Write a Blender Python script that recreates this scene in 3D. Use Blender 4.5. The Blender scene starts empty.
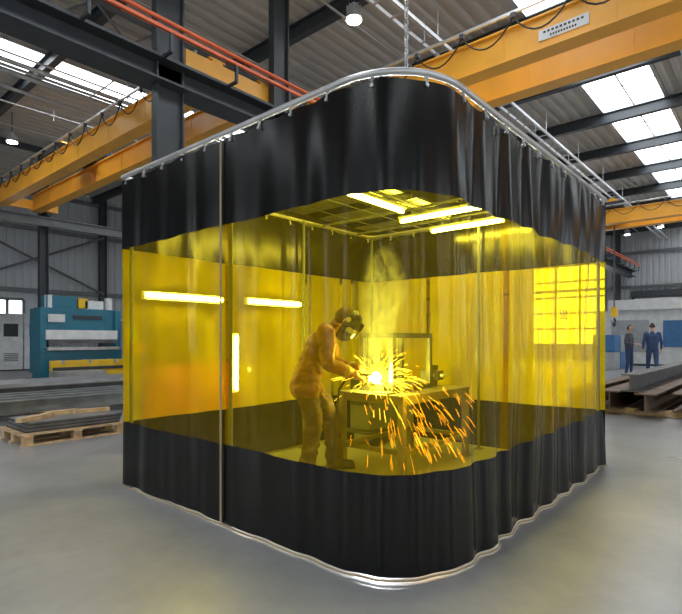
import bpy, math, random
from mathutils import Vector, Matrix, noise
random.seed(7)
scene = bpy.context.scene
D = bpy.data

# ------------------------------------------------------------------ materials
def newmat(name):
    m = D.materials.new(name); m.use_nodes = True
    nt = m.node_tree; nt.nodes.clear()
    out = nt.nodes.new('ShaderNodeOutputMaterial')
    return m, nt, out

def pm(name, col, rough=0.5, metal=0.0, var=0.12, scale=4.0, bump=0.0, bscale=40.0, spec=0.5, coat=0.0):
    m, nt, out = newmat(name)
    N = nt.nodes; Lk = nt.links
    p = N.new('ShaderNodeBsdfPrincipled')
    p.inputs['Roughness'].default_value = rough
    p.inputs['Metallic'].default_value = metal
    p.inputs['Specular IOR Level'].default_value = spec
    p.inputs['Coat Weight'].default_value = coat
    tc = N.new('ShaderNodeTexCoord')
    no = N.new('ShaderNodeTexNoise'); no.inputs['Scale'].default_value = scale; no.inputs['Detail'].default_value = 5
    Lk.new(tc.outputs['Object'], no.inputs['Vector'])
    cr = N.new('ShaderNodeValToRGB')
    c = Vector(col[:3])
    cr.color_ramp.elements[0].position = 0.3; cr.color_ramp.elements[1].position = 0.7
    cr.color_ramp.elements[0].color = (*(c*(1-var)), 1)
    cr.color_ramp.elements[1].color = (*(c*(1+var)), 1)
    Lk.new(no.outputs['Fac'], cr.inputs['Fac']); Lk.new(cr.outputs['Color'], p.inputs['Base Color'])
    if bump:
        n2 = N.new('ShaderNodeTexNoise'); n2.inputs['Scale'].default_value = bscale
        Lk.new(tc.outputs['Object'], n2.inputs['Vector'])
        bp = N.new('ShaderNodeBump'); bp.inputs['Strength'].default_value = bump; bp.inputs['Distance'].default_value = 0.01
        Lk.new(n2.outputs['Fac'], bp.inputs['Height']); Lk.new(bp.outputs['Normal'], p.inputs['Normal'])
    Lk.new(p.outputs['BSDF'], out.inputs['Surface'])
    return m

def em(name, col, s):
    m, nt, out = newmat(name)
    e = nt.nodes.new('ShaderNodeEmission'); e.inputs['Color'].default_value = (*col, 1); e.inputs['Strength'].default_value = s
    nt.links.new(e.outputs[0], out.inputs['Surface'])
    return m

def vinyl_yellow(name, tint, body, fac, gloss=0.85):
    m, nt, out = newmat(name)
    N = nt.nodes; Lk = nt.links
    tr = N.new('ShaderNodeBsdfTransparent'); tr.inputs['Color'].default_value = (*tint, 1)
    tl = N.new('ShaderNodeBsdfTranslucent'); tl.inputs['Color'].default_value = (*body, 1)
    df = N.new('ShaderNodeBsdfDiffuse'); df.inputs['Color'].default_value = (*body, 1)
    mx = N.new('ShaderNodeMixShader'); mx.inputs['Fac'].default_value = 0.4
    Lk.new(tl.outputs[0], mx.inputs[1]); Lk.new(df.outputs[0], mx.inputs[2])
    tc = N.new('ShaderNodeTexCoord'); no = N.new('ShaderNodeTexNoise'); no.inputs['Scale'].default_value = 1.3
    Lk.new(tc.outputs['Object'], no.inputs['Vector'])
    mr = N.new('ShaderNodeMapRange'); mr.inputs['To Min'].default_value = fac*.7; mr.inputs['To Max'].default_value = fac*1.3
    Lk.new(no.outputs['Fac'], mr.inputs['Value'])
    m2 = N.new('ShaderNodeMixShader')
    Lk.new(mr.outputs[0], m2.inputs['Fac']); Lk.new(tr.outputs[0], m2.inputs[1]); Lk.new(mx.outputs[0], m2.inputs[2])
    gl = N.new('ShaderNodeBsdfGlossy'); gl.inputs['Roughness'].default_value = 0.14
    gl.inputs['Color'].default_value = (gloss, gloss, gloss, 1)
    fr = N.new('ShaderNodeFresnel'); fr.inputs['IOR'].default_value = 1.22
    m3 = N.new('ShaderNodeMixShader')
    Lk.new(fr.outputs[0], m3.inputs['Fac']); Lk.new(m2.outputs[0], m3.inputs[1]); Lk.new(gl.outputs[0], m3.inputs[2])
    Lk.new(m3.outputs[0], out.inputs['Surface'])
    return m

M_black = pm('black_vinyl', (0.0035,0.0035,0.0037), 0.22, var=0.1, bump=0.04, bscale=90, spec=0.34)
M_yel   = vinyl_yellow('yellow_vinyl', (1.0,0.83,0.05), (0.98,0.68,0.0), 0.05)
M_yel2  = vinyl_yellow('yellow_vinyl_overlap', (0.88,0.62,0.02), (0.85,0.5,0.0), 0.12)
M_yelb  = vinyl_yellow('yellow_vinyl_rear', (1.0,0.86,0.05), (1.0,0.82,0.0), 0.50)
M_tan   = pm('tan_webbing', (0.34,0.27,0.17), 0.8, spec=0.2)
M_galv  = pm('galvanised_steel', (0.55,0.56,0.57), 0.38, 0.75, bump=0.05)
M_dark  = pm('dark_painted_steel', (0.045,0.052,0.06), 0.5, 0.2)
M_midst = pm('grey_painted_steel', (0.14,0.15,0.16), 0.5, 0.2)
M_steel = pm('mill_steel', (0.12,0.12,0.125), 0.42, 0.6, var=0.3)
M_table = pm('table_steel', (0.22,0.20,0.18), 0.45, 0.4, var=0.3)
M_plate = pm('plate_steel', (0.24,0.25,0.26), 0.42, 0.5, var=0.25)
M_brsteel = pm('bright_steel', (0.45,0.45,0.46), 0.35, 0.7, var=0.2)
M_rust  = pm('rusty_steel', (0.16,0.11,0.08), 0.6, 0.4, var=0.35)
M_orange= pm('crane_orange', (0.85,0.40,0.035), 0.42, var=0.1, scale=1.5)
M_red   = pm('signal_red_orange', (0.62,0.12,0.04), 0.5)
M_deck  = pm('roof_deck', (0.52,0.50,0.46), 0.6, 0.1, var=0.12, scale=0.4)
M_wall  = pm('cladding_grey', (0.42,0.44,0.46), 0.6, 0.1, var=0.08, scale=0.3)
M_wood  = pm('pallet_wood', (0.56,0.39,0.22), 0.75, var=0.3, scale=9)
M_teal  = pm('machine_teal', (0.02,0.16,0.24), 0.4, var=0.1)
M_white = pm('machine_white', (0.68,0.70,0.71), 0.45)
M_blue  = pm('machine_blue', (0.05,0.17,0.38), 0.4)
M_grey  = pm('machine_grey', (0.36,0.38,0.40), 0.5)
M_ylw   = pm('safety_yellow', (0.80,0.50,0.02), 0.5)
M_screen= em('screen_glow', (0.3,0.6,0.9), 1.0)
M_leather = pm('leather_brown', (0.19,0.082,0.03), 0.6, var=0.4, scale=7, bump=0.5, bscale=22)
M_pants = pm('trousers_brown', (0.075,0.045,0.03), 0.75, var=0.3, scale=7, bump=0.5, bscale=18)
M_glove = pm('glove_leather', (0.36,0.25,0.15), 0.75, var=0.25, scale=20)
M_boot  = pm('boot_black', (0.02,0.017,0.015), 0.5)
M_mask  = pm('helmet_black', (0.012,0.012,0.016), 0.22, coat=0.5)
M_maskr = pm('helmet_graphics', (0.45,0.48,0.55), 0.3, coat=0.5)
M_lens  = pm('helmet_lens', (0.02,0.05,0.05), 0.05, 0.5, coat=1.0)
M_skin  = pm('skin', (0.55,0.33,0.24), 0.55, var=0.06)
M_hair  = pm('hair_brown', (0.05,0.03,0.02), 0.6)
M_navy  = pm('workwear_navy', (0.03,0.06,0.14), 0.8, var=0.2)
M_char  = pm('workwear_charcoal', (0.07,0.08,0.10), 0.8, var=0.2)
M_sky   = em('skylight_glow', (0.92,0.97,1.0), 8.5)
M_win   = em('window_glow', (0.94,0.98,1.0), 4.0)
M_winfill  = em('window_glow_bright', (0.95,0.98,1.0), 4.6)  # glow of the unseen fill windows behind the camera
M_tube  = em('tube_light_glow', (1.0,0.97,0.92), 130.0)
M_tubew = em('wall_tube_glow', (1.0,0.97,0.92), 60.0)
M_lamp  = em('highbay_glow', (1.0,0.97,0.92), 30.0)
M_rubber= pm('black_rubber', (0.012,0.012,0.012), 0.6)
M_text  = pm('print_dark', (0.05,0.02,0.01), 0.6)

def floor_mat():
    m, nt, out = newmat('polished_concrete'); N = nt.nodes; Lk = nt.links
    p = N.new('ShaderNodeBsdfPrincipled'); tc = N.new('ShaderNodeTexCoord')
    def nz(s,d,r):
        a = N.new('ShaderNodeTexNoise'); a.inputs['Scale'].default_value = s; a.inputs['Detail'].default_value = d; a.inputs['Roughness'].default_value = r
        Lk.new(tc.outputs['Object'], a.inputs['Vector']); return a
    a = nz(0.7,8,0.62); c = nz(9,5,0.6)
    cr = N.new('ShaderNodeValToRGB'); e = cr.color_ramp.elements
    e[0].position = 0.28; e[0].color = (0.185,0.19,0.197,1); e[1].position = 0.72; e[1].color = (0.37,0.37,0.375,1)
    Lk.new(a.outputs['Fac'], cr.inputs['Fac'])
    mu = N.new('ShaderNodeMapRange'); mu.inputs['From Min'].default_value=.25; mu.inputs['From Max'].default_value=.75; mu.inputs['To Min'].default_value=.93; mu.inputs['To Max'].default_value=1.05
    Lk.new(c.outputs['Fac'], mu.inputs['Value'])
    mx = N.new('ShaderNodeMix'); mx.data_type = 'RGBA'; mx.blend_type = 'MULTIPLY'; mx.inputs[0].default_value = 1
    Lk.new(cr.outputs['Color'], mx.inputs[6]); Lk.new(mu.outputs[0], mx.inputs[7])
    Lk.new(mx.outputs[2], p.inputs['Base Color'])
    b = nz(1.1,3,0.5)
    r = N.new('ShaderNodeMapRange'); r.inputs['To Min'].default_value = 0.22; r.inputs['To Max'].default_value = 0.40
    Lk.new(b.outputs['Fac'], r.inputs['Value']); Lk.new(r.outputs[0], p.inputs['Roughness'])
    p.inputs['Specular IOR Level'].default_value = 0.5
    Lk.new(p.outputs[0], out.inputs['Surface'])
    return m
M_floor = floor_mat()

# ------------------------------------------------------------------ mesh builder
class B:
    def __init__(s): s.v=[]; s.f=[]; s.mi=[]; s.sm=[]; s.mats=[]; s.M=Matrix.Identity(4)
    def m(s, mat):
        if mat not in s.mats: s.mats.append(mat)
        return s.mats.index(mat)
    def add(s, vs, fs, mat, smooth=False):
        o=len(s.v); k=s.m(mat)
        s.v += [tuple(s.M@Vector(p)) for p in vs]
        for f in fs: s.f.append(tuple(i+o for i in f)); s.mi.append(k); s.sm.append(smooth)
    def box(s, c, d, mat, rz=0, R=None):
        x,y,z=[q/2 for q in d]
        Mr = R if R is not None else Matrix.Rotation(rz,3,'Z')
        vs=[Vector(c)+Mr@Vector((a*x,b*y,e*z)) for a in(-1,1) for b in(-1,1) for e in(-1,1)]
        s.add(vs,[(0,1,3,2),(4,6,7,5),(0,4,5,1),(2,3,7,6),(0,2,6,4),(1,5,7,3)],mat)
    def cyl(s,p1,p2,r1,mat,r2=None,n=14):
        if r2 is None: r2=r1
        p1=Vector(p1);p2=Vector(p2);d=(p2-p1)
        q=d.to_track_quat('Z','Y').to_matrix()
        vs=[];
        for p,r in((p1,r1),(p2,r2)):
            for i in range(n):
                a=2*math.pi*i/n; vs.append(p+q@Vector((r*math.cos(a),r*math.sin(a),0)))
        fs=[(i,(i+1)%n,n+(i+1)%n,n+i) for i in range(n)]
        s.add(vs,fs,mat,True)
        s.add(vs[:n],[tuple(reversed(range(n)))],mat); s.add(vs[n:],[tuple(range(n))],mat)
    def sph(s,c,r,mat,R=None,nu=18,nv=12,fn=None):
        if not hasattr(r,'__len__'): r=(r,r,r)
        vs=[];fs=[]
        c=Vector(c)
        def pt(a,b):
            p=Vector((math.cos(a)*math.sin(b)*r[0],math.sin(a)*math.sin(b)*r[1],math.cos(b)*r[2]))
            if fn: p=fn(p)
            if R is not None: p=R@p
            return c+p
        vs.append(pt(0,0))
        for j in range(1,nv):
            for i in range(nu): vs.append(pt(2*math.pi*i/nu,math.pi*j/nv))
        vs.append(pt(0,math.pi)); e=len(vs)-1
        for i in range(nu):
            fs.append((0,1+i,1+(i+1)%nu))
            fs.append((e,1+(nv-2)*nu+(i+1)%nu,1+(nv-2)*nu+i))
            for j in range(nv-2):
                a=1+j*nu
                fs.append((a+i,a+nu+i,a+nu+(i+1)%nu,a+(i+1)%nu))
        s.add(vs,fs,mat,True)
    def cap(s,p1,p2,r1,r2,mat):
        s.sph(p1,r1,mat,nu=14,nv=8); s.sph(p2,r2,mat,nu=14,nv=8)
        p1=Vector(p1);p2=Vector(p2)
        s.cyl(p1,p2,r1,mat,r2=r2,n=14)
    def tube(s,pts,r,mat,n=8,closed=False):
        P=[Vector(p) for p in pts]; vs=[];m=len(P)
        for k,p in enumerate(P):
            t=(P[min(k+1,m-1)]-P[max(k-1,0)])
            if closed: t=P[(k+1)%m]-P[k-1]
            q=t.to_track_quat('Z','Y').to_matrix()
            rr=r[k] if hasattr(r,'__len__') else r
            for i in range(n):
                a=2*math.pi*i/n; vs.append(p+q@Vector((rr*math.cos(a),rr*math.sin(a),0)))
        fs=[]
        for k in range(m if closed else m-1):
            for i in range(n):
                a=k*n; b=((k+1)%m)*n
                fs.append((a+i,a+(i+1)%n,b+(i+1)%n,b+i))
        s.add(vs,fs,mat,True)
    def ibeam(s,c,L,axis,h,w,t,mat):
        c=Vector(c)
        if axis=='x':
            s.box(c,(L,t,h-2*t),mat)
            for k in(-1,1): s.box(c+Vector((0,0,k*(h/2-t/2))),(L,w,t),mat)
        elif axis=='y':
            s.box(c,(t,L,h-2*t),mat)
            for k in(-1,1): s.box(c+Vector((0,0,k*(h/2-t/2))),(w,L,t),mat)
        else:
            s.box(c,(h-2*t,t,L),mat)
            for k in(-1,1): s.box(c+Vector((k*(h/2-t/2),0,0)),(t,w,L),mat)
    def build(s,name,parent=None,bevel=0):
        me=D.meshes.new(name); me.from_pydata(s.v,[],s.f); me.update()
        for m in s.mats: me.materials.append(m)
        me.polygons.foreach_set('material_index',s.mi)
        me.polygons.foreach_set('use_smooth',s.sm)
        o=D.objects.new(name,me); scene.collection.objects.link(o)
        if parent: o.parent=parent
        if bevel:
            b=o.modifiers.new('bevel','BEVEL'); b.width=bevel; b.segments=2; b.limit_method='ANGLE'
        return o

def empty(name,loc=(0,0,0),rz=0):
    o=D.objects.new(name,None); o.empty_display_size=0.2; scene.collection.objects.link(o)
    o.location=loc; o.rotation_euler=(0,0,rz); return o

# ------------------------------------------------------------------ hall shell
X0,X1,Y0,Y1=-12.0,32.0,-12.0,22.7
ROOF=7.75
b=B(); b.box(((X0+X1)/2,(Y0+Y1)/2,-0.1),(X1-X0,Y1-Y0,0.2),M_floor); b.build('floor')

def deck(b,y0,y1):
    per=0.30; prof=[(0,0),(0.10,0),(0.13,0.07),(0.27,0.07)]
    pts=[];y=y0
    while y<y1:
        for dy,dz in prof:
            if y+dy<=y1: pts.append((y+dy,dz))
        y+=per
    pts.append((y1,0))
    vs=[];fs=[]
    for y,z in pts: vs+= [(X0,y,ROOF+z),(X1,y,ROOF+z)]
    for i in range(len(pts)-1): fs.append((2*i,2*i+1,2*i+3,2*i+2))
    b.add(vs,fs,M_deck)
b=B()
strips=[(-8.0,-6.6),(1.05,2.62),(11.35,12.95)]  # first strip is unseen, added behind the camera for lighting
ys=[Y0]+[q for s_ in strips for q in s_]+[Y1]
for i in range(0,len(ys),2): deck(b,ys[i],ys[i+1])
b.build('ceiling')
for k,(a,c) in enumerate(strips):
    b=B()
    b.box(((X0+X1)/2,(a+c)/2,ROOF+0.09),(X1-X0,c-a,0.02),M_sky)
    x=X0
    while x<X1:
        b.box((x,(a+c)/2,ROOF+0.05),(0.05,c-a,0.05),M_galv); x+=1.45
    for yy in(a,c): b.box(((X0+X1)/2,yy,ROOF+0.03),(X1-X0,0.08,0.14),M_galv)
    b.box(((X0+X1)/2,(a+c)/2,ROOF+0.05),(X1-X0,0.04,0.05),M_galv)
    b.build('window_%d'%(k+1))

def ribs_wall(name,axis,pos,a0,a1,holes):
    b=B()
    per=0.3
    def seg(a,c,z0,z1):
        n=max(1,int(round((c-a)/per))); pts=[]
        st=(c-a)/n
        for i in range(n):
            pts+= [(a+i*st,0),(a+i*st+st*0.55,0),(a+i*st+st*0.65,0.03),(a+i*st+st*0.9,0.03)]
        pts.append((c,0))
        vs=[];fs=[]
        for q,d in pts:
            for z in(z0,z1):
                vs.append((q,pos+d,z) if axis=='y' else (pos+d,q,z))
        for i in range(len(pts)-1): fs.append((2*i,2*i+2,2*i+3,2*i+1))
        b.add(vs,fs,M_wall)
    holes=sorted(holes); cur=a0
    for (h0,h1,z0,z1) in holes:
        seg(cur,h0,0,ROOF); seg(h0,h1,0,z0); seg(h0,h1,z1,ROOF); cur=h1
    seg(cur,a1,0,ROOF)
    return b.build(name)
wl=[(4.2,5.4,1.4,2.9)]
wr=[(6.9,11.3,0.9,5.9),(-1.5,1.2,0.5,3.6)]
wf=[(-10.5,-7.5,.6,5.2),(-4.5,-2.7,.6,5.2),(0.8,3.2,.6,5.2),(6.5,9.5,.6,5.2),(13,16,.6,5.2),(20,23,.6,5.2)]
wb=[(-9.5,-7,.6,5.2),(-2.5,-0.2,.6,5.2),(3.5,6.2,.6,5.2),(10,13,.6,5.2)]  # wf and wb: unseen windows added for even fill and vinyl sheen
ribs_wall('wall_left','y',Y1,X0,X1,wl)
ribs_wall('wall_right','x',X1,Y0,Y1,wr)
ribs_wall('wall_front','y',Y0,X0,X1,wf)
ribs_wall('wall_back','x',X0,Y0,Y1,wb)
wi=4
for axis,pos,hs,mt,sg in(('y',Y1,wl,M_win,1),('x',X1,wr,M_win,1),('y',Y0,wf,M_winfill,-1),('x',X0,wb,M_winfill,-1)):
    for (a,c,z0,z1) in hs:
        b=B()
        def BX(q,dq,z,dz,dep,th,mat):
            if axis=='y': b.box((q,pos+dep,z),(dq,th,dz),mat)
            else: b.box((pos+dep,q,z),(th,dq,dz),mat)
        BX((a+c)/2,c-a,(z0+z1)/2,z1-z0,0.06*sg,0.02,mt)
        n=max(2,int((c-a)/1.4)); mm=max(2,int((z1-z0)/1.0))
        for i in range(n+1): BX(a+(c-a)*i/n,0.11,(z0+z1)/2,z1-z0,0.0,0.08,M_midst)
        for j in range(mm+1): BX((a+c)/2,c-a,z0+(z1-z0)*j/mm,0.11,0.0,0.08,M_midst)
        b.build('window_%d'%wi); wi+=1
b=B()
for i in range(18): b.box((X1-0.30,3.8,0.1+i*0.2),(0.05,3.0,0.185),M_white)
for yy in(2.25,5.35): b.box((X1-0.32,yy,1.85),(0.14,0.12,3.7),M_dark)
b.box((X1-0.34,3.8,3.85),(0.3,3.3,0.35),M_dark)
b.build('door_1')
b=B()
for z in(3.3,5.9,7.4): b.box(((X0+X1)/2,Y1-0.12,z),(X1-X0,0.12,0.16),M_midst)
x=2.8
while x<X1:
    b.ibeam((x,Y1-0.2,ROOF/2),ROOF,'z',0.3,0.22,0.03,M_dark); x+=5.8
for (xa,xb) in((2.8,8.6),):
    b.cyl((xa,Y1-0.3,3.3),(xb,Y1-0.3,5.9),0.05,M_midst); b.cyl((xa,Y1-0.3,5.9),(xb,Y1-0.3,3.3),0.05,M_midst)
b.build('trim_1')
b=B()
for z in(4.3,6.3): b.box((X1-0.12,(Y0+Y1)/2,z),(0.12,Y1-Y0,0.16),M_midst)
for y in(-4.5,1.7,6.2,12,17): b.ibeam((X1-0.2,y,ROOF/2),ROOF,'z',0.25,0.3,0.03,M_dark)
b.build('trim_2')

b=B(); x=-9.2
while x<X1:
    b.ibeam((x,(Y0+Y1)/2,ROOF-0.18),Y1-Y0-.1,'y',0.30,0.16,0.025,M_dark); x+=2.9
for y in (-3.0,9.0,16.8): b.ibeam(((X0+X1)/2,y,ROOF-0.42),X1-X0-.1,'x',0.18,0.12,0.02,M_dark)
b.build('roof_rafters')
b=B()
for y in(0.3,4.9,7.4,11.0,13.6,15.2): b.cyl((X0+.3,y,7.28),(X1-.5,y,7.28),0.022,M_galv,n=8)
for y in(0.3,7.4,13.6):
    x=X0+.8
    while x<X1-1:
        b.cyl((x,y,7.28),(x,y,7.45),0.008,M_galv,n=6); b.cyl((x,y,7.16),(x,y,7.28),0.012,M_galv,n=6); b.cyl((x,y,7.15),(x,y,7.16),0.03,M_galv,n=8); x+=2.9
b.build('sprinkler_pipework')

def column(x,y,h=0.36,w=0.14):
    b=B(); b.ibeam((x,y,(ROOF-0.4)/2),ROOF-0.4,'z',h,w,0.03,M_dark)
    b.box((x,y,0.015),(h+0.2,w+0.2,0.03),M_dark)
    for sx in(-1,1):
        for sy in(-1,1): b.cyl((x+sx*(h/2+.05),y+sy*(w/2+.05),0.03),(x+sx*(h/2+.05),y+sy*(w/2+.05),0.06),0.02,M_galv)
    b.build('steel_column')
column(1.90,5.42,0.44); column(4.05,5.42,0.36); column(10.5,5.42); column(4.24,17.1,0.26,0.24); column(12,17.1,.36,.3); column(20,17.1,.36,.3)
RW=5.20
def runway(y,cond,h=0.34,w=0.44,mat=None):
    mat=mat or M_dark
    b=B()
    b.ibeam(((X0+X1)/2,y,RW-h/2),X1-X0-.6,'x',h,w,0.03,mat)
    if cond:
        for dy in(-.15,.15): b.box(((X0+X1)/2,y+dy,RW+.02),(X1-X0-.6,0.05,0.04),M_steel)
        b.cyl((X0+.3,y-0.42,RW+.36),(X1-.3,y-0.42,RW+.36),0.030,M_red)
        b.box(((X0+X1)/2,y-0.42,RW+.25),(X1-X0-.6,0.05,0.045),M_red)
        x=X0+0.5
        while x<X1-.5:
            b.box((x,y-0.32,RW-.02),(0.04,0.22,0.04),M_dark); b.box((x,y-0.42,RW+.12),(0.04,0.04,0.30),M_dark); x+=1.1
    b.build('crane_runway_beam')
runway(5.42,True); runway(16.8,False,0.3,0.2,M_midst)
b=B()
for i,(yy,zz,r,m) in enumerate([(9.0,6.15,.045,M_galv),(9.2,6.15,.03,M_galv),(9.4,6.15,.05,M_galv),(9.75,6.0,.03,M_galv)]):
    b.cyl((X0+.3,yy,zz),(X1-.5,yy,zz),r,m)
x=X0+1
while x<X1-1:
    for yy in(8.85,9.85): b.cyl((x,yy,6.0),(x,yy,ROOF-0.3),0.012,M_galv)
    b.box((x,9.35,6.0),(0.05,1.1,0.06),M_midst)
    x+=2.9
b.build('pipe_rack')
b=B()
for zz in(6.55,7.05): b.box(((X0+X1)/2,7.6,zz),(X1-X0-1,0.07,0.07),M_midst)
x=X0+.6; k=0
while x<X1-1.5:
    z0,z1=(6.55,7.05) if k%2 else (7.05,6.55)
    b.cyl((x,7.6,z0),(x+.6,7.6,z1),0.02,M_midst,n=6); x+=.6; k+=1
b.build('lattice_girder')
b=B()
for yy in(3.6,3.9): 
    b.box((10,yy,6.9),(43,0.04,0.07),M_galv)
x=X0+.3
while x<X1-1: b.box((x,3.75,6.88),(0.04,0.32,0.02),M_galv); x+=0.5
x=X0+1
while x<X1-1:
    for yy in(3.6,3.9): b.cyl((x,yy,6.9),(x,yy,ROOF-0.2),0.010,M_galv)
    x+=2.9
b.build('cable_tray')

def crane(u,y0,y1,trolley,festoon=True,gap=1.0,hook=None):
    b=B(); L=y1-y0; yc=(y0+y1)/2; z=5.54
    for k,uu in enumerate((u,u+gap)):
        b.box((uu,yc,z),(0.20,L-0.3,0.44),M_orange)
        for s_ in(-1,1): b.box((uu,yc,z+s_*0.23),(0.30,L-0.3,0.03),M_orange)
        y=y0+0.8
        while y<y1-0.5:
            b.box((uu,y,z),(0.215,0.02,0.43),M_orange); y+=1.5
        b.box((uu,yc,z+0.26),(0.05,L-0.4,0.04),M_steel)
    for yy in(y0+0.1,y1-0.1):
        b.box((u+gap/2,yy,z-0.03),(gap+1.3,0.12,0.28),M_orange)
        for s_ in(-1,1): b.cyl((u+gap/2+s_*(gap/2+0.4),yy-0.04,z-0.20),(u+gap/2+s_*(gap/2+0.4),yy+0.04,z-0.20),0.095,M_dark)
    b.box((u+gap/2,trolley,z+0.42),(gap+0.25,0.9,0.22),M_dark)
    b.cyl((u+0.15,trolley,z+0.55),(u+gap-0.15,trolley,z+0.55),0.17,M_orange)
    b.box((u+gap+0.2,trolley,z+0.6),(0.3,0.35,0.35),M_blue)
    if festoon:
        y=y0+0.6; pts=[]
        while y<y1-0.6:
            n=8
            for i in range(n):
                t=i/n; pts.append((u-0.24,y+0.8*t,z+0.30-0.30*4*t*(1-t)))
            b.box((u-0.24,y,z+0.33),(0.05,0.07,0.07),M_dark)
            y+=0.8
        b.tube(pts,0.012,M_rubber,6)
        b.box((u-0.24,yc,z+0.37),(0.04,L-0.8,0.04),M_galv)
    if hook:
        hz=hook
        for dx in(-0.06,0.06): b.cyl((u+gap/2+dx,trolley,hz+0.2),(u+gap/2+dx,trolley,z+0.3),0.012,M_steel)
        b.box((u+gap/2,trolley,hz+0.12),(0.36,0.16,0.34),M_ylw)
        b.cyl((u+gap/2,trolley-0.09,hz+0.15),(u+gap/2,trolley+0.09,hz+0.15),0.15,M_ylw)
        pts=[(u+gap/2+0.13*math.cos(a),trolley,hz-0.25+0.13*math.sin(a)) for a in[math.radians(q) for q in range(90,-181,-20)]]
        b.tube(pts,0.035,M_dark,8)
    return b.build('overhead_crane')
crane(2.9,5.475,16.85,12.5)
crane(5.3,-11.0,5.365,-6.0)
crane(17.8,-11.0,5.365,3.3,hook=2.1)
b=B(); b.box((0,0,0),(0.015,0.66,0.15),M_white)
for i,w in enumerate((0.55,0.36)):
    n=10
    for j in range(n): b.box((-0.01,-w/2+w*(j+.5)/n,0.03-0.065*i),(0.004,w/n*0.6,0.03),M_text)
o=b.build('crane_rating_sign'); o.location=(5.19,0.95,5.50)

def lamp(x,y,z=6.9):
    b=B()
    b.cyl((x,y,z-0.02),(x,y,z+0.02),0.13,M_lamp,n=20)
    b.cyl((x,y,z),(x,y,z+0.10),0.16,M_galv,r2=0.13,n=20)
    b.cyl((x,y,z+0.10),(x,y,z+0.28),0.10,M_galv,r2=0.06,n=16)
    for i in range(10):
        a=i*math.pi/5; b.box((x+0.1*math.cos(a),y+0.1*math.sin(a),z+0.17),(0.07,0.008,0.13),M_galv,rz=a)
    b.cyl((x,y,z+0.28),(x,y,ROOF),0.012,M_dark)
    b.build('highbay_lamp')
for p in((4.93,4.43),(2.84,15.4),(29.0,5.1),(28.0,3.4),(12,-2),(14,9)): lamp(*p)

# ------------------------------------------------------------------ welding booth
Lb,Wb,R=2.905,3.43,0.45
booth=empty('welding_curtain_booth')
def path_front(n=560):
    tot=(Lb-R)+math.pi/2*R+(Wb-R); out=[]
    for i in range(n+1):
        s=tot*i/n
        if s<Lb-R: p=(0,Lb-s); nr=(-1,0)
        elif s<Lb-R+math.pi/2*R:
            a=(s-(Lb-R))/R
            p=(R-R*math.cos(a),R-R*math.sin(a)); nr=(-math.cos(a),-math.sin(a))
        else: p=(R+s-(Lb-R)-math.pi/2*R,0); nr=(0,-1)
        out.append((s,p,nr))
    return out,tot
def path_back(n=460):
    r=0.12; segA=Lb-r; arc=math.pi/2*r; tot=segA+arc+(Wb-r); out=[]
    for i in range(n+1):
        s=tot*i/n
        if s<segA: p=(Wb,s); nr=(1,0)
        elif s<segA+arc:
            a=(s-segA)/r; p=(Wb-r+r*math.cos(a),Lb-r+r*math.sin(a)); nr=(math.cos(a),math.sin(a))
        else: p=(Wb-r-(s-segA-arc),Lb); nr=(0,1)
        out.append((s,p,nr))
    return out,tot
ZB,ZT=0.55,2.01; ZTOP=2.585
def fold(s,z,front):
    if front:
        k=0.38+0.60*min(1,max(0,(s-2.4)/1.2))
        k*=0.3+0.7*min(1,abs(s-1.4)/0.25)
    else: k=0.40
    q=noise.noise(Vector((s*1.3,0.3 if front else 5,z*0.25)))
    w=0.018*math.sin(2*math.pi*s/0.38+2.4*q)+0.005*math.sin(2*math.pi*s/0.19+2.2*q+1.1)
    w+=0.050*noise.noise(Vector((s*1.6,4.0,z*0.6)))+0.009*noise.noise(Vector((s*5,9.0,z*1.0)))
    up=0.55+0.45*min(1,(ZTOP-z)/0.6)
    return w*k*up
def curtain(name,path,front,ymat,seams):
    rows=[0.015+(ZB-0.015)*i/9 for i in range(10)]+[ZB+(ZT-ZB)*i/18 for i in range(1,19)]+[ZT+(ZTOP-ZT)*i/10 for i in range(1,11)]
    b=B(); nr=len(rows); vs=[];
    for s,p,n in path:
        for j,z in enumerate(rows):
            d=fold(s,z,front)
            zz=z
            if j==0: zz=z+0.010*(1+noise.noise(Vector((s*2.5,1,0))))
            if j==nr-1: zz=z-0.012*(0.5-0.5*math.cos(2*math.pi*s/0.30))
            if j==9 or j==27: zz=z+0.008*noise.noise(Vector((s*2,7,z)))
            vs.append((p[0]+n[0]*d,p[1]+n[1]*d,zz))
    kb=b.m(M_black); ky=b.m(ymat); ko=b.m(M_yel2)
    b.v=vs
    for i in range(len(path)-1):
        s=path[i][0]
        ov=any(abs(s-q)<0.025 for q in seams)
        for j in range(nr-1):
            a=i*nr+j
            b.f.append((a,a+nr,a+nr+1,a+1)); b.sm.append(True)
            b.mi.append(kb if (j<9 or j>=27) else (ko if ov else ky))
    return b.build(name,booth)
pf,tf_=path_front(); pb,tb_=path_back()
curtain('front_curtain',pf,True,M_yel,[1.43,3.75,4.55,5.4])
curtain('rear_curtain',pb,False,M_yelb,[1.0,2.0,4.0,5.2])
b=B()
b.tube([(p[0]+n[0]*(fold(s,0.02,True)+0.006),p[1]+n[1]*(fold(s,0.02,True)+0.006),0.014) for s,p,n in pf[::2]],0.006,M_tan,6)
b.build('hem_webbing',booth)
b=B()
for pth in(pf,pb):
    pts=[(p[0],p[1]) for s,p,n in pth[::3]]+[pth[-1][1]]
    b.tube([(x,y,2.618) for x,y in pts],0.019,M_galv,10)
    for s,p,n in pth[6::26]:
        b.box((p[0],p[1],2.59),(0.014,0.014,0.05),M_galv)
        b.cyl((p[0]+n[0]*0.014,p[1]+n[1]*0.014,2.555),(p[0]-n[0]*0.014,p[1]-n[1]*0.014,2.555),0.010,M_galv,n=10)
b.build('track_rail',booth)
b=B()
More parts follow.
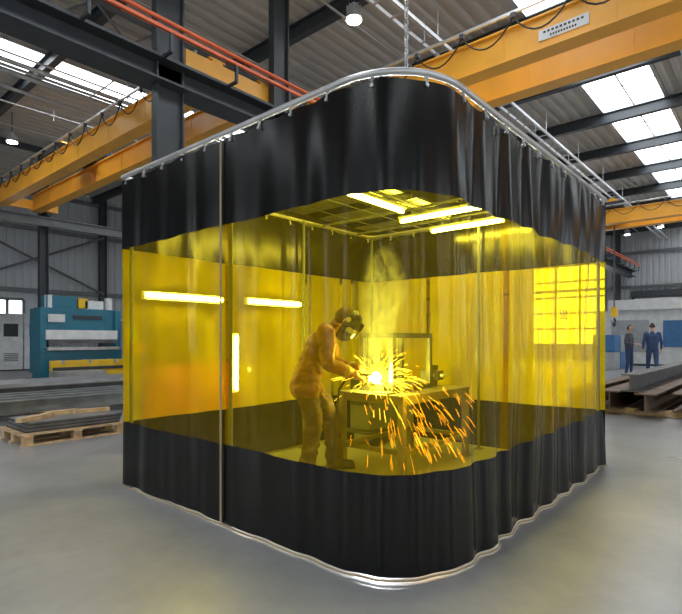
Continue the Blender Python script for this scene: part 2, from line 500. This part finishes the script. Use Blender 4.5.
for (x,y) in((0.05,Lb-0.05),(Wb-0.05,0.05),(Wb-0.10,Lb-0.10),(0.06,1.50),(2.09,Lb-0.07),(Wb-0.07,1.3)):
    b.cyl((x,y,0.01),(x,y,2.60),0.015,M_midst); b.box((x,y,0.006),(0.08,0.08,0.012),M_midst)
b.cyl((0.06,1.5,2.60),(Wb-0.06,1.5,2.60),0.016,M_midst)
for x in (2.47,3.12): b.cyl((x,0.02,2.615),(x,Lb-0.02,2.615),0.014,M_midst)
b.build('frame_posts',booth)
b=B(); b.box((-0.016,1.505,1.30),(0.006,0.016,2.54),M_tan); b.build('seam_strip',booth)
fc=D.curves.new('number_print','FONT'); fc.body='500'; fc.size=0.11; fc.extrude=0.0005; fc.align_x='CENTER'; fc.space_character=1.2
o=D.objects.new('number_print',fc); scene.collection.objects.link(o); o.parent=booth
o.location=(2.02,-0.05,1.40); o.rotation_euler=(math.radians(90),0,0); fc.materials.append(M_text)
b=B(); z=2.63; k=0
while z<ROOF-0.05:
    pts=[]
    for i in range(12):
        a=2*math.pi*i/12
        dx=0.011*math.cos(a); dz=0.024*math.sin(a)
        pts.append((0.132+(dx if k%2 else dx*0.3),0.132+(0 if k%2 else dx),z+0.02+dz))
    b.tube(pts,0.0045,M_galv,6,closed=True); z+=0.036; k+=1
b.build('suspension_chain')

def strip(p1,p2,mat,body_off):
    b=B(); p1=Vector(p1);p2=Vector(p2); c=(p1+p2)/2; d=p2-p1
    ax=[abs(q) for q in d]; k=ax.index(max(ax)); L=max(ax)
    b.cyl(p1,p2,0.018,mat,n=12)
    off=Vector(body_off); sb=[0.05,0.05,0.05]; sb[k]=L+0.04
    for q in range(3):
        if q!=k and abs(off[q])>0: sb[q]=0.025
        elif q!=k: sb[q]=0.07
    b.box(c+off,sb,M_white)
    for e in(p1,p2):
        b.box(e+off*0.5,(0.03,0.03,0.045),M_white)
    return b
def hung(p1,p2):
    b=strip(p1,p2,M_tube,(0,0,0.035)); 
    for t in(0.15,0.85):
        q=Vector(p1).lerp(Vector(p2),t); b.cyl(q+Vector((0,0,.04)),(q.x,q.y,2.59),0.005,M_galv,n=6)
    b.build('strip_light',booth)
hung((1.30,1.5,2.50),(2.12,1.5,2.50)); hung((2.47,0.82,2.50),(2.47,1.75,2.50)); hung((3.12,0.90,2.50),(3.12,1.76,2.50))
strip((0.15,2.80,1.63),(0.94,2.80,1.63),M_tubew,(0,0.035,0)).build('wall_tube_light',booth)
strip((1.26,2.80,1.64),(2.0,2.80,1.64),M_tubew,(0,0.035,0)).build('wall_tube_light',booth)
strip((1.11,2.80,0.74),(1.11,2.80,1.29),M_tubew,(0,0.035,0)).build('wall_tube_light',booth)

# ------------------------------------------------------------------ welding table + workpiece
b=B()
tx0,tx1,ty0,ty1,tz=1.72,3.0,1.22,2.0,0.74
b.box(((tx0+tx1)/2,(ty0+ty1)/2,tz-0.012),(tx1-tx0,ty1-ty0,0.024),M_table)
for x in(tx0+.04,tx1-.04):
    for y in(ty0+.04,ty1-.04):
        b.box((x,y,(tz-.02)/2),(0.06,0.06,tz-.02),M_table); b.box((x,y,0.006),(0.1,0.1,0.012),M_table)
for y in(ty0+.04,ty1-.04):
    b.box(((tx0+tx1)/2,y,tz-.055),(tx1-tx0-.04,0.05,0.06),M_table); b.box(((tx0+tx1)/2,y,0.22),(tx1-tx0-.1,0.04,0.04),M_table)
for x in(tx0+.04,tx1-.04):
    b.box((x,(ty0+ty1)/2,tz-.055),(0.05,ty1-ty0-.04,0.06),M_table); b.box((x,(ty0+ty1)/2,0.22),(0.04,ty1-ty0-.1,0.04),M_table)
b.build('welding_table',bevel=0.003)
b=B(); q=0.05
fx0,fx1,fy0,fy1,fz=1.95,2.62,1.5,1.86,1.31
for x in(fx0,fx1):
    for y in(fy0,fy1): b.box((x,y,(tz+fz)/2),(q,q,fz-tz),M_steel)
for z in(tz+q/2,fz-q/2):
    for y in(fy0,fy1): b.box(((fx0+fx1)/2,y,z),(fx1-fx0,q*.98,q),M_steel)
    for x in(fx0,fx1): b.box((x,(fy0+fy1)/2,z),(q*.98,fy1-fy0,q),M_steel)
b.box(((fx0+fx1)/2,fy1,1.04),(fx1-fx0,q,q),M_steel)
b.box((fx0+.14,fy1+.0,1.04),(.14,.02,.54),M_steel)
b.build('steel_box_frame',bevel=0.003)
b=B(); b.box((1.87,1.58,0.79),(0.05,0.08,0.09),M_steel); b.box((1.83,1.50,0.748),(0.16,0.2,0.016),M_steel); b.build('steel_bracket',bevel=0.002)
b=B()
b.box((2.78,1.60,0.83),(0.16,0.12,0.18),M_steel); b.box((2.78,1.48,0.86),(0.12,0.05,0.10),M_steel); b.cyl((2.78,1.4,0.86),(2.78,1.7,0.86),0.02,M_galv); b.cyl((2.71,1.4,0.86),(2.85,1.4,0.86),0.009,M_galv)
b.box((2.78,1.54,0.945),(0.14,0.03,0.05),M_steel)
b.build('bench_vise',bevel=0.004)
b=B(); cx,cy=2.95,2.45
b.box((cx,cy,0.16),(0.75,0.4,0.03),M_dark)
b.box((cx,cy,0.50),(0.62,0.30,0.62),M_midst); b.box((cx-0.315,cy,0.62),(0.012,0.26,0.30),M_dark)
for k in(-1,1):
    for j in(-1,1): b.cyl((cx+k*.28,cy+j*.20-.02,.08),(cx+k*.28,cy+j*.20+.02,.08),.08,M_rubber)
    b.cyl((cx-0.325,cy+k*.06,.66),(cx-0.34,cy+k*.06,.66),.03,M_galv)
b.tube([(cx-.25,cy-.12,.81),(cx-.25,cy-.12,.88),(cx+.25,cy-.12,.88),(cx+.25,cy-.12,.81)],.012,M_dark)
b.build('welding_power_source',bevel=0.006)

# ------------------------------------------------------------------ humans
def remeshed(b,name,voxel,parent,smooth_it,classify,mats,wr=0.0):
    o=b.build(name,parent)
    r=o.modifiers.new('r','REMESH'); r.mode='VOXEL'; r.voxel_size=voxel
    s=o.modifiers.new('s','SMOOTH'); s.iterations=smooth_it; s.factor=0.5
    bpy.context.view_layer.update()
    dg=bpy.context.evaluated_depsgraph_get()
    me=D.meshes.new_from_object(o.evaluated_get(dg)); o.modifiers.clear(); old=o.data; o.data=me; D.meshes.remove(old)
    me.materials.clear()
    for m in mats: me.materials.append(m)
    if wr:
        co=[(v.co.copy(),v.normal.copy()) for v in me.vertices]
        for v,(c,n) in zip(me.vertices,co):
            w=abs(noise.noise(Vector((c.x*7,c.y*7,c.z*11))))+0.5*abs(noise.noise(Vector((c.x*15+3,c.y*15,c.z*20))))
            v.co=c+n*(wr*(w-0.3))
    for p in me.polygons:
        p.use_smooth=True; p.material_index=classify(p.center)
    return o
def hand(b,w,d,up,side,mat,curl=1.0,s=1.0):
    w=Vector(w);d=Vector(d).normalized();up=Vector(up);up=(up-d*up.dot(d)).normalized();lat=d.cross(up)*side
    b.cap(w,w+d*.03*s,.026*s,.03*s,mat)
    for k in(-.024,-.008,.008,.024): b.cap(w+d*.02*s+lat*k*s*.6,w+d*.085*s+lat*k*s,.015*s,.013*s,mat)
    for k,L in((.030,.072),(.010,.082),(-.010,.076),(-.030,.060)):
        p=w+d*.09*s+lat*k*s; a=0.35*curl; dd=d
        for f,rr in((.45,.0105),(.32,.0095),(.23,.0085)):
            dd=(d*math.cos(a)-up*math.sin(a)); p2=p+dd*L*f*s
            b.cap(p,p2,rr*s,(rr-.0008)*s,mat); p=p2; a+=0.75*curl
    p=w+d*.03*s+lat*.028*s; p2=p+(d*.7+lat*.7-up*.3)*.035*s; p3=p2+(d*.8+lat*.1-up*.6)*.035*s
    b.cap(p,p2,.014*s,.012*s,mat); b.cap(p2,p3,.012*s,.010*s,mat)

welder=empty('welder',(1.47,1.955,0),math.atan2(-0.7556,0.655))
J=dict(aL=(.10,.13,.10),aR=(-.14,-.12,.10),kL=(.07,.12,.50),kR=(-.08,-.12,.49),hL=(-.17,.09,.88),hR=(-.17,-.09,.88),
 sL=(.03,.185,1.30),sR=(.03,-.185,1.30),eL=(.10,.25,1.03),eR=(.05,-.27,1.03),wL=(.33,.06,.95),wR=(.28,-.13,.93))
b=B(); m=M_leather
for S in 'LR':
    y=1 if S=='L' else -1
    b.cap(J['h'+S],J['k'+S],.112,.086,m); b.cap(J['k'+S],J['a'+S],.084,.074,m)
    b.cap(Vector(J['a'+S])+Vector((0,0,.02)),Vector(J['a'+S])+Vector((0,0,-.02)),.084,.080,m)
    b.cap((-.155,y*.06,.90),(-.02,y*.085,1.20),.130,.135,m)
    b.cap((-.02,y*.085,1.20),(.03,y*.15,1.31),.125,.078,m)
    b.cap(J['s'+S],J['e'+S],.084,.064,m); b.cap(J['e'+S],J['w'+S],.064,.050,m)
    b.cap((-.17,y*.07,.80),(-.155,y*.06,.92),.142,.132,m)
b.cap((.03,0,1.30),(.13,0,1.38),.085,.065,m)
remeshed(b,'body',0.012,welder,4,lambda c:(1 if c.z<0.715 else 0),[M_leather,M_pants],0.028)
b=B()
for S in 'LR':
    a=Vector(J['a'+S])
    b.cap(a+Vector((0,0,.03)),a+Vector((0,0,-.03)),.052,.052,M_boot)
    b.cap(a+Vector((-.02,0,-.05)),a+Vector((.16,0,-.055)),.045,.040,M_boot)
    b.box((a.x+.06,a.y,.016),(.29,.10,.03),M_boot)
remeshed(b,'boots',0.010,welder,2,lambda c:0,[M_boot])
b=B()
hand(b,J['wR'],(.6,.25,-.35),(.3,-.3,.9),-1,M_glove,1.0,1.15)
hand(b,J['wL'],(.6,-.35,-.35),(.3,.2,.9),1,M_glove,1.0,1.15)
for S in 'LR':
    w=Vector(J['w'+S]); e=Vector(J['e'+S]); dd=(w-e).normalized()
    b.cap(w-dd*.09,w,.062,.042,M_glove)
remeshed(b,'gloves',0.006,welder,2,lambda c:0,[M_glove])
Rh=Matrix.Rotation(math.radians(34),3,'Y')
b=B(); hc=Vector((.21,0,1.425))
b.sph(hc,(.098,.080,.115),M_skin,R=Rh); b.sph(hc+Rh@Vector((.095,0,-.01)),(.018,.014,.022),M_skin,R=Rh)
b.cap((.12,0,1.35),hc+Rh@Vector((-.02,0,-.06)),.062,.06,M_skin)
b.sph(hc+Rh@Vector((.02,0,-.08)),(.06,.05,.045),M_skin)
for k in(-1,1): b.sph(hc+Rh@Vector((0,k*.082,-.005)),(.018,.010,.03),M_skin,R=Rh)
for k in(-1,1): b.sph(hc+Rh@Vector((.088,k*.03,.015)),(.012,.014,.009),M_boot,R=Rh)
b.sph(hc+Rh@Vector((-.018,0,.02)),(.100,.090,.112),M_pants,R=Rh)
b.build('head',welder)
b=B()
def maskfn(p):
    x,y,z=p
    if x<-0.02: x=-0.02+ (x+0.02)*0.25
    if z<-0.05: y*=0.92
    f=1.0+0.10*(abs(y)/.115)*(1-abs(y)/.125)*2
    return Vector((x*f,y,z))
b.sph(hc+Rh@Vector((.035,0,-.025)),(.135,.118,.165),M_mask,R=Rh,nu=28,nv=20,fn=maskfn)
b.box(hc+Rh@Vector((.160,0,.02)),(.024,.125,.085),M_mask,R=Rh)
b.box(hc+Rh@Vector((.174,0,.02)),(.006,.105,.062),M_lens,R=Rh)
b.tube([hc+Rh@Vector((.043,.118*math.cos(a),.03+.10*math.sin(a))) for a in[math.pi*i/12 for i in range(13)]],.012,M_mask,8)
for k in(-1,1):
    b.cyl(hc+Rh@Vector((.02,k*.112,.02)),hc+Rh@Vector((.02,k*.132,.02)),.024,M_maskr)
    b.box(hc+Rh@Vector((.085,k*.104,-.055)),(.075,.022,.045),M_maskr,R=Rh)
b.build('welding_helmet',welder,bevel=0.003)
arcL=Vector((.50,-.01,.885))
b=B(); hr=Vector((.375,-.085,.915))
b.tube([hr+Vector((-.13,-.02,.01)),hr+Vector((-.03,0,.0)),hr+Vector((.05,.02,.0)),arcL+Vector((-.04,-.03,.035)),arcL+Vector((-.008,-.005,.010))],[.014,.016,.013,.010,.007],M_rubber,10)
b.tube([hr+Vector((-.13,-.02,.01)),Vector((.15,-.24,.80)),Vector((.12,-.27,.5)),Vector((.10,-.3,.15)),Vector((.0,-.3,.03)),Vector((-.2,.1,.03)),Vector((-.1,.5,.03))],.011,M_rubber,8)
b.build('welding_torch',welder)

def bystander(name,loc,rz,top,pants,step=0.1,h=1.0,arm='down'):
    e=empty(name,loc,rz)
    b=B(); m=top
    for S,y in(('L',1),('R',-1)):
        st=step*y
        b.cap((0,y*.09,.92),(st*.5+.02,y*.10,.50),.092,.062,m); b.cap((st*.5+.02,y*.10,.50),(st-.02,y*.10,.10),.060,.045,m)
        b.cap((st-.03,y*.10,.06),(st+.13,y*.11,.045),.045,.038,m)
        b.cap((0,y*.05,.95),(0,y*.075,1.30),.115,.120,m); b.cap((0,y*.08,1.32),(0,y*.17,1.42),.09,.065,m)
        if arm=='down': el=(-.03,y*.25,1.15); wr=(.06,y*.25,.91)
        else: el=(-.02,y*.25,1.15); wr=(.22,y*.12,1.12)
        b.cap((0,y*.185,1.42),el,.060,.045,m); b.cap(el,wr,.043,.030,m)
        hand(b,wr,Vector(wr)-Vector(el),(0,y,0.2) if arm=='down' else (0,0,1),-y,m,0.6)
    b.cap((0,0,1.42),(.01,0,1.56),.06,.052,m)
    b.sph((.02,0,1.66),(.095,.075,.115),m); b.sph((.115,0,1.655),(.02,.013,.022),m); b.sph((.045,0,1.585),(.05,.045,.035),m)
    for k in(-1,1): b.sph((.01,k*.078,1.66),(.017,.012,.028),m)
    def cl(c):
        if c.z<.12: return 3
        if c.z<.98 and abs(c.y)<.22 : return 1
        if c.z>1.49: return 4 if (c.x<0.03 and c.z>1.62) or c.z>1.735 else 2
        if arm=='down' and c.z<.93: return 2
        if arm!='down' and c.x>.215: return 2
        return 0
    o=remeshed(b,'body',0.012,e,3,cl,[top,pants,M_skin,M_boot,M_hair])
    b=B()
    for k in(-1,1): b.sph((.103,k*.03,1.675),(.010,.012,.008),M_boot)
    b.box((.108,0,1.605),(.008,.045,.008),M_hair)
    b.build('face_details',e)
    e.scale=(h,h,h)
bystander('factory_worker',(16.87,1.87,0),math.radians(20),M_navy,M_navy,0.16,1.0)
bystander('factory_worker',(17.3,2.62,0),math.radians(-100),M_char,M_navy,0.04,0.97,'front')

# ------------------------------------------------------------------ arc, sparks, smoke
Mw=Matrix.Translation((1.49,1.977,0))@Matrix.Rotation(math.atan2(-0.7556,0.655),4,'Z')
arc=Mw@arcL
M_arc=em('arc_plasma',(0.9,0.95,1.0),900)
M_sp1=em('spark_hot',(1.0,0.80,0.6),15); M_sp2=em('spark_orange',(1.0,0.45,0.12),9)
b=B(); b.sph(arc,(.048,.048,.052),M_arc)
b.build('welding_arc')
b=B(); r_=Vector((.655,-.7556,0)); f_=Vector((.7556,.655,0))
def okp(pts):
    for p in pts:
        if p.z<.02 or p.x<.12 or p.y<.12 or p.x>3.3 or p.y>2.8: return False
        if tx0-.01<p.x<tx1+.01 and ty0-.01<p.y<ty1+.01 and p.z<tz+.005: return False
    return True
for i in range(340):
    az=random.uniform(-math.pi,math.pi); el=math.asin(random.uniform(-0.35,1))
    d=(r_*math.cos(az)+f_*math.sin(az))*math.cos(el)+Vector((0,0,math.sin(el)))
    if d.dot(r_)<-0.2 and random.random()<.7: continue
    st=random.uniform(.02,.38)
    L=random.uniform(.03,.13)
    pts=[arc+d*(st+L*k/4)+Vector((0,0,-.5*(st+L*k/4)**2)) for k in range(5)]
    if not okp(pts): continue
    r0=random.uniform(.0003,.0009)
    b.tube(pts,[r0*.6,r0,r0,r0*.8,r0*.3],M_sp1,4)
for i in range(320):
    az=random.gauss(-0.45,0.7); el=random.uniform(-0.6,0.75)
    sp=random.uniform(1.0,3.4)
    v=((r_*math.cos(az)+f_*math.sin(az))*math.cos(el)+Vector((0,0,math.sin(el))))*sp
    t0=random.uniform(0.03,0.38); dt=random.uniform(.012,.05)
    pts=[]
    for k in range(7):
        t=t0+dt*k/6; pts.append(arc+v*t*0.8+Vector((0,0,-4.9*t*t)))
    if not okp(pts): continue
    r0=random.uniform(.0003,.0011)
    b.tube(pts,[r0*.5,r0,r0,r0,r0,r0*.8,r0*.3],M_sp2 if t0>.2 else M_sp1,4)
for i in range(50):
    x=random.uniform(tx0-.15,tx0+.8); y=ty0-random.uniform(.02,.25)
    if random.random()<.35: x=tx0-random.uniform(.03,.2); y=random.uniform(1.25,1.6)
    z=random.uniform(.25,.74); vx=random.uniform(-.3,.9); L=random.uniform(.03,.12)
    pts=[Vector((x+vx*L*k/6,y-0.5*L*k/6,z-L*(k/6)**1.4)) for k in range(7)]
    if pts[-1].z<.02: continue
    r0=random.uniform(.0003,.0011)
    b.tube(pts,[r0*.5,r0,r0,r0,r0,r0*.8,r0*.3],M_sp2,4)
b.build('welding_sparks')

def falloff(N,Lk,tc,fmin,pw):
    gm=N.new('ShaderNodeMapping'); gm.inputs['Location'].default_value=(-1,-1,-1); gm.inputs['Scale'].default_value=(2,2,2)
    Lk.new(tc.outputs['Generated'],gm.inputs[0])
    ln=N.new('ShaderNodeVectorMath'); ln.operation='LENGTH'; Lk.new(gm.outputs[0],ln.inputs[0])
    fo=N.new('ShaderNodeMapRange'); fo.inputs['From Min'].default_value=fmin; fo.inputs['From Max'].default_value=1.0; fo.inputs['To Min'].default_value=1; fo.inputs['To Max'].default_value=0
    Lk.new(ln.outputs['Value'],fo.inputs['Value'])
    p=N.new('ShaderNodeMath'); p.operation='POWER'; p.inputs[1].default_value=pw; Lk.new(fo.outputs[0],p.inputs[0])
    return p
def smoke():
    m,nt,out=newmat('welding_smoke'); N=nt.nodes; Lk=nt.links
    tc=N.new('ShaderNodeTexCoord')
    mp=N.new('ShaderNodeMapping'); mp.inputs['Scale'].default_value=(3.6,3.6,2.2)
    no=N.new('ShaderNodeTexNoise'); no.inputs['Scale'].default_value=1.8; no.inputs['Detail'].default_value=4; no.inputs['Distortion'].default_value=1.3
    Lk.new(tc.outputs['Object'],mp.inputs[0]); Lk.new(mp.outputs[0],no.inputs['Vector'])
    mr=N.new('ShaderNodeMapRange'); mr.inputs['From Min'].default_value=.42; mr.inputs['From Max'].default_value=.68; mr.inputs['To Max'].default_value=7.0
    Lk.new(no.outputs['Fac'],mr.inputs['Value'])
    fo=falloff(N,Lk,tc,.15,1.0)
    mu=N.new('ShaderNodeMath'); mu.operation='MULTIPLY'; Lk.new(mr.outputs[0],mu.inputs[0]); Lk.new(fo.outputs[0],mu.inputs[1])
    v=N.new('ShaderNodeVolumePrincipled'); v.inputs['Color'].default_value=(.88,.92,.98,1)
    Lk.new(mu.outputs[0],v.inputs['Density'])
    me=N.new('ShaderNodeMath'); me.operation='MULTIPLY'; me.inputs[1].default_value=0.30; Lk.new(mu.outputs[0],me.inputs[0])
    v.inputs['Emission Color'].default_value=(.6,.85,3.0,1); Lk.new(me.outputs[0],v.inputs['Emission Strength'])  # bluish self-emission added so the smoke looks lit
    Lk.new(v.outputs[0],out.inputs['Volume'])
    return m
def bloom():  # added emissive volume, stands in for bloom around the arc
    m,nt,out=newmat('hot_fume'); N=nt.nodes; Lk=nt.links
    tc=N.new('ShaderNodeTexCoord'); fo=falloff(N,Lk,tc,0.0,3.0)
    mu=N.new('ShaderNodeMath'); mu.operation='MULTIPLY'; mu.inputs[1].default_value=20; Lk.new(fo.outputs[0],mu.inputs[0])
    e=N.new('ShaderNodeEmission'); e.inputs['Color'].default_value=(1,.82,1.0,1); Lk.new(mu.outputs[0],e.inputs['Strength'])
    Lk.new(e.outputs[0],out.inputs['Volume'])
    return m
b=B(); Ms=smoke()
b.sph((0,0,0),(.26,.26,.62),Ms,nu=24,nv=16)
o=b.build('welding_smoke'); o.location=(arc.x+.10,arc.y-.02,arc.z+.68)
b=B(); b.sph((0,0,0),(.20,.20,.19),bloom(),nu=20,nv=12)
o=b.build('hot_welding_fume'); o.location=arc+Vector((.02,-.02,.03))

l=D.lights.new('arc_light','POINT'); l.energy=22; l.color=(.85,.9,1.0); l.shadow_soft_size=0.03
o=D.objects.new('arc_light',l); scene.collection.objects.link(o); o.location=arc+Vector((-.02,-.03,.10))
l=D.lights.new('spark_light','POINT'); l.energy=12; l.color=(1,.6,.25); l.shadow_soft_size=0.12
o=D.objects.new('spark_light',l); scene.collection.objects.link(o); o.location=arc+Vector((.05,-.55,-.10))

# ------------------------------------------------------------------ surrounding stock and machines
def pallet(b,x0,y0,L=1.2,W=0.8,z=0):
    for i in range(7): b.box((x0+L/2,y0+W*(i+.5)/7,z+.133),(L,W/7*.78,.02),M_wood)
    for i in range(3):
        b.box((x0+L*(0.06+.44*i),y0+W/2,z+.113),(.1,W,.02),M_wood)
        for j in range(3): b.box((x0+L*(0.06+.44*i),y0+W*(.08+.42*j),z+.06),(.1,.1,.085),M_wood)
    for j in range(3): b.box((x0+L/2,y0+W*(.08+.42*j),z+.009),(L,.1,.018),M_wood)
b=B(); pallet(b,-.02,5.30,1.25,.85) 
for k in range(6): b.box((.6+.008*k,5.73,.155+.02*k),(1.12,.70,.016),M_plate if k%2 else M_steel)
for (x,y,l_,rz) in((.22,5.6,.5,.5),(.95,5.75,.45,-.2),(.6,5.85,.4,.1)): b.box((x,y,.29),(l_,.09,.05),M_wood,rz=rz)
b.build('steel_plate_pallet')
b=B(); pallet(b,3.3,13.5,1.6,1.0)
for k in range(4): b.box((4.1,14.0,.17+.05*k),(1.3,.7,.04),M_brsteel)
b.build('sheet_metal_pallet')
b=B(); pallet(b,.9,14.6,1.2,.9)
for i in range(2):
    for j in range(2): b.box((1.2+.56*i,15.05,.33+.36*j),(.52,.7,.34),M_wood if (i+j)%2 else M_grey)
b.build('crate_pallet')
b=B(); b.M=Matrix.Translation((6.6,14.4,0))
b.box((0,0,.82),(1.5,.7,.05),M_wood)
for k in(-1,1):
    for j in(-1,1): b.box((k*.68,j*.3,.4),(.06,.06,.8),M_blue)
b.box((.3,0,.45),(.7,.6,.6),M_blue); b.box((-.4,.1,.97),(.35,.3,.25),M_orange); b.box((.35,.05,.93),(.4,.25,.16),M_grey)
b.build('workbench',bevel=.005)
b=B()
for x in(-1.5,1.0,3.5): 
    for y in(8.2,10.2): b.box((x,y,.06),(.12,2.1,.12),M_wood)
for i,y in enumerate((7.5,7.9,8.3,8.7)): b.ibeam((1.2,y,.22),7.0,'x',.2,.18,.02,M_plate)
for i,y in enumerate((9.4,9.75,10.1,10.5,10.85)): b.ibeam((1.8,y,.24),8.0,'x',.24,.2,.02,M_steel)
for i in range(6): b.box((1.8,9.5+.22*i,.39),(6.5,.16,.06),M_brsteel)
b.build('steel_bar_stack')
b=B()
for x in(7.6,10.5,13.2): b.box((x,.65,.05),(.12,2.2,.10),M_wood)
for i,(y,x0,ln) in enumerate(((-.15,7.4,7.0),(.30,7.0,7.0),(.85,7.2,7.2),(1.35,6.8,7.4))):
    b.ibeam((x0+ln/2,y,.25),ln,'x',.30,.30,.022,M_rust)
b.ibeam((10.8,.55,.54),7.2,'x',.28,.26,.02,M_steel)
b.build('steel_beam_stack')

b=B(); b.M=Matrix.Translation((4.9,15.6,0))
b.box((0,.35,.45),(2.5,.7,.9),M_teal); b.box((0,.45,1.85),(2.4,.55,.75),M_teal)
for k in(-1,1): b.box((k*1.15,.5,1.2),(.18,.9,2.0),M_teal)
b.box((0,.05,1.38),(2.2,.12,.30),M_white); b.box((0,-.02,.95),(2.2,.28,.10),M_brsteel); b.box((0,-.05,1.18),(2.1,.05,.12),M_steel)
b.box((-.55,.5,2.42),(.9,.5,.38),M_teal); b.box((.45,.5,2.36),(.6,.5,.28),M_white); b.box((.1,.4,2.4),(.3,.3,.32),M_ylw)
b.cyl((-.9,.35,2.22),(-.9,.35,2.62),.12,M_white); b.cyl((.95,.35,2.22),(.95,.35,2.62),.12,M_white)
b.box((1.45,-.25,1.35),(.35,.25,.6),M_white); b.box((1.45,-.385,1.45),(.25,.02,.25),M_screen); b.cyl((1.2,0,1.9),(1.45,-.2,1.65),.03,M_grey)
b.box((0,-.45,.35),(2.3,.12,.5),M_ylw); b.box((0,-.52,.35),(2.2,.02,.1),M_dark)
for k in(-1,0,1): b.box((k*.8,-.25,.55),(.08,.6,.10),M_grey)
b.box((0,.35,.02),(2.7,1.3,.04),M_dark)
b.box((-.75,.15,1.9),(.5,.03,.25),M_white); b.box((.2,.15,1.95),(.9,.03,.12),M_dark)
b.build('press_brake',bevel=.01)
b=B(); b.M=Matrix.Translation((8.4,15.9,0))
b.box((0,.3,1.1),(2.2,1.2,2.2),M_teal); b.box((0,-.32,1.3),(1.4,.04,1.2),M_dark); b.box((1.3,0,1.2),(.4,.6,1.6),M_white); b.box((0,.3,2.3),(1.4,.8,.25),M_white)
b.box((0,.3,.03),(2.6,1.3,.06),M_dark)
b.build('machining_centre',bevel=.02)
b=B()
for i in range(3):
    x=3.7+i*.9
    b.box((x,21.9,1.15),(.85,.7,2.2),M_white); b.box((x,21.9,.03),(.85,.7,.06),M_dark)
    b.box((x,21.54,1.6),(.5,.02,.5),M_dark); b.box((x+.33,21.53,1.1),(.03,.03,.2),M_galv)
    for k in range(5): b.box((x,21.54,.4+.07*k),(.5,.02,.025),M_dark)
b.build('electrical_cabinets',bevel=.008)
b=B(); b.M=Matrix.Translation((1.9,18.8,0))
b.box((0,0,.3),(.9,1.2,.6),M_grey); b.box((0,.35,1.3),(.4,.4,1.6),M_grey); b.box((0,-.1,1.95),(.5,1.0,.45),M_white); b.cyl((0,-.4,1.2),(0,-.4,1.8),.08,M_galv)
b.box((0,-.3,.78),(.9,.7,.08),M_brsteel); b.box((.5,-.4,1.4),(.2,.3,.4),M_dark)
b.build('milling_machine',bevel=.02)
b=B(); b.M=Matrix.Translation((1.3,3.9,0))
b.box((0,0,.55),(.9,.5,.85),M_red)
for k in range(5): b.box((0,-.255,.24+.155*k),(.8,.02,.135),M_red); b.box((0,-.275,.28+.155*k),(.5,.02,.02),M_galv)
for k in(-1,1):
    for j in(-1,1): b.cyl((k*.38-.02,j*.18,.06),(k*.38+.02,j*.18,.06),.06,M_rubber); b.box((k*.38,j*.18,.115),(.05,.05,.03),M_dark)
b.box((0,0,1.0),(.94,.54,.04),M_dark)
b.box((-.2,0,1.12),(.3,.2,.2),M_steel)
b.build('tool_cabinet',bevel=.005)
b=B()
for k in(-1,1):
    for j in(-1,1): b.box((k*1.2,j*.4,1.0),(.08,.08,2.0),M_blue)
for z in(.2,.9,1.6):
    for j in(-1,1): b.box((0,j*.4,z),(2.4,.05,.1),M_orange)
    b.box((0,0,z+.06),(2.4,.8,.03),M_brsteel)
for i in range(7): b.box((-1.0+.33*i,0,[.2,.9,1.6][i%3]+.205),(.26,.5,.26),[M_red,M_dark,M_blue][i%3])
o=b.build('storage_rack',bevel=.004); o.location=(9.7,7.0,0)
b=B(); b.M=Matrix.Translation((26,3.6,0))
b.box((0,0,1.3),(1.6,4.2,2.6),M_white); b.box((-.82,.6,1.4),(.05,1.6,1.5),M_grey); b.box((-.83,-1.2,1.5),(.05,.9,1.2),M_blue); b.box((-.5,0,2.85),(1.0,3.0,.5),M_white)
b.box((-.9,-1.9,1.2),(.3,.4,1.2),M_grey); b.box((0,0,.05),(1.8,4.4,.1),M_dark)
b.build('laser_cutting_machine',bevel=.02)
b=B(); b.M=Matrix.Translation((22,-.2,0))
b.box((0,0,1.2),(1.4,1.8,2.2),M_white); b.box((-.72,0,1.4),(.04,1.3,1.2),M_grey); b.box((-.2,0,2.5),(.7,.9,.4),M_white); b.box((0,0,.05),(1.5,1.9,.1),M_dark)
b.build('control_cabinet',bevel=.02)
b=B()
for i in range(3):
    for j in range(2): b.box((21+1.1*i,4.2,.36+.71*j),(.95,.8,.70),M_blue if (i+j)%2 else M_grey); 
b.build('storage_crates',bevel=.02)

# ------------------------------------------------------------------ world, camera
w=D.worlds.new('World'); scene.world=w; w.use_nodes=True
bg=w.node_tree.nodes['Background']; bg.inputs['Color'].default_value=(0.90,0.95,1.0,1); bg.inputs['Strength'].default_value=0.8
cam=D.cameras.new('camera'); cam.lens=27.0; cam.sensor_width=36; cam.sensor_fit='HORIZONTAL'; cam.shift_y=0.047; cam.clip_start=0.05
co=D.objects.new('camera',cam); scene.collection.objects.link(co); co.location=(-2.063,-1.329,1.25)
co.rotation_euler=(math.radians(90),0,math.atan2(-0.7556,0.655)); scene.camera=co
scene.view_settings.view_transform='Standard'
scene.view_settings.exposure=-0.15
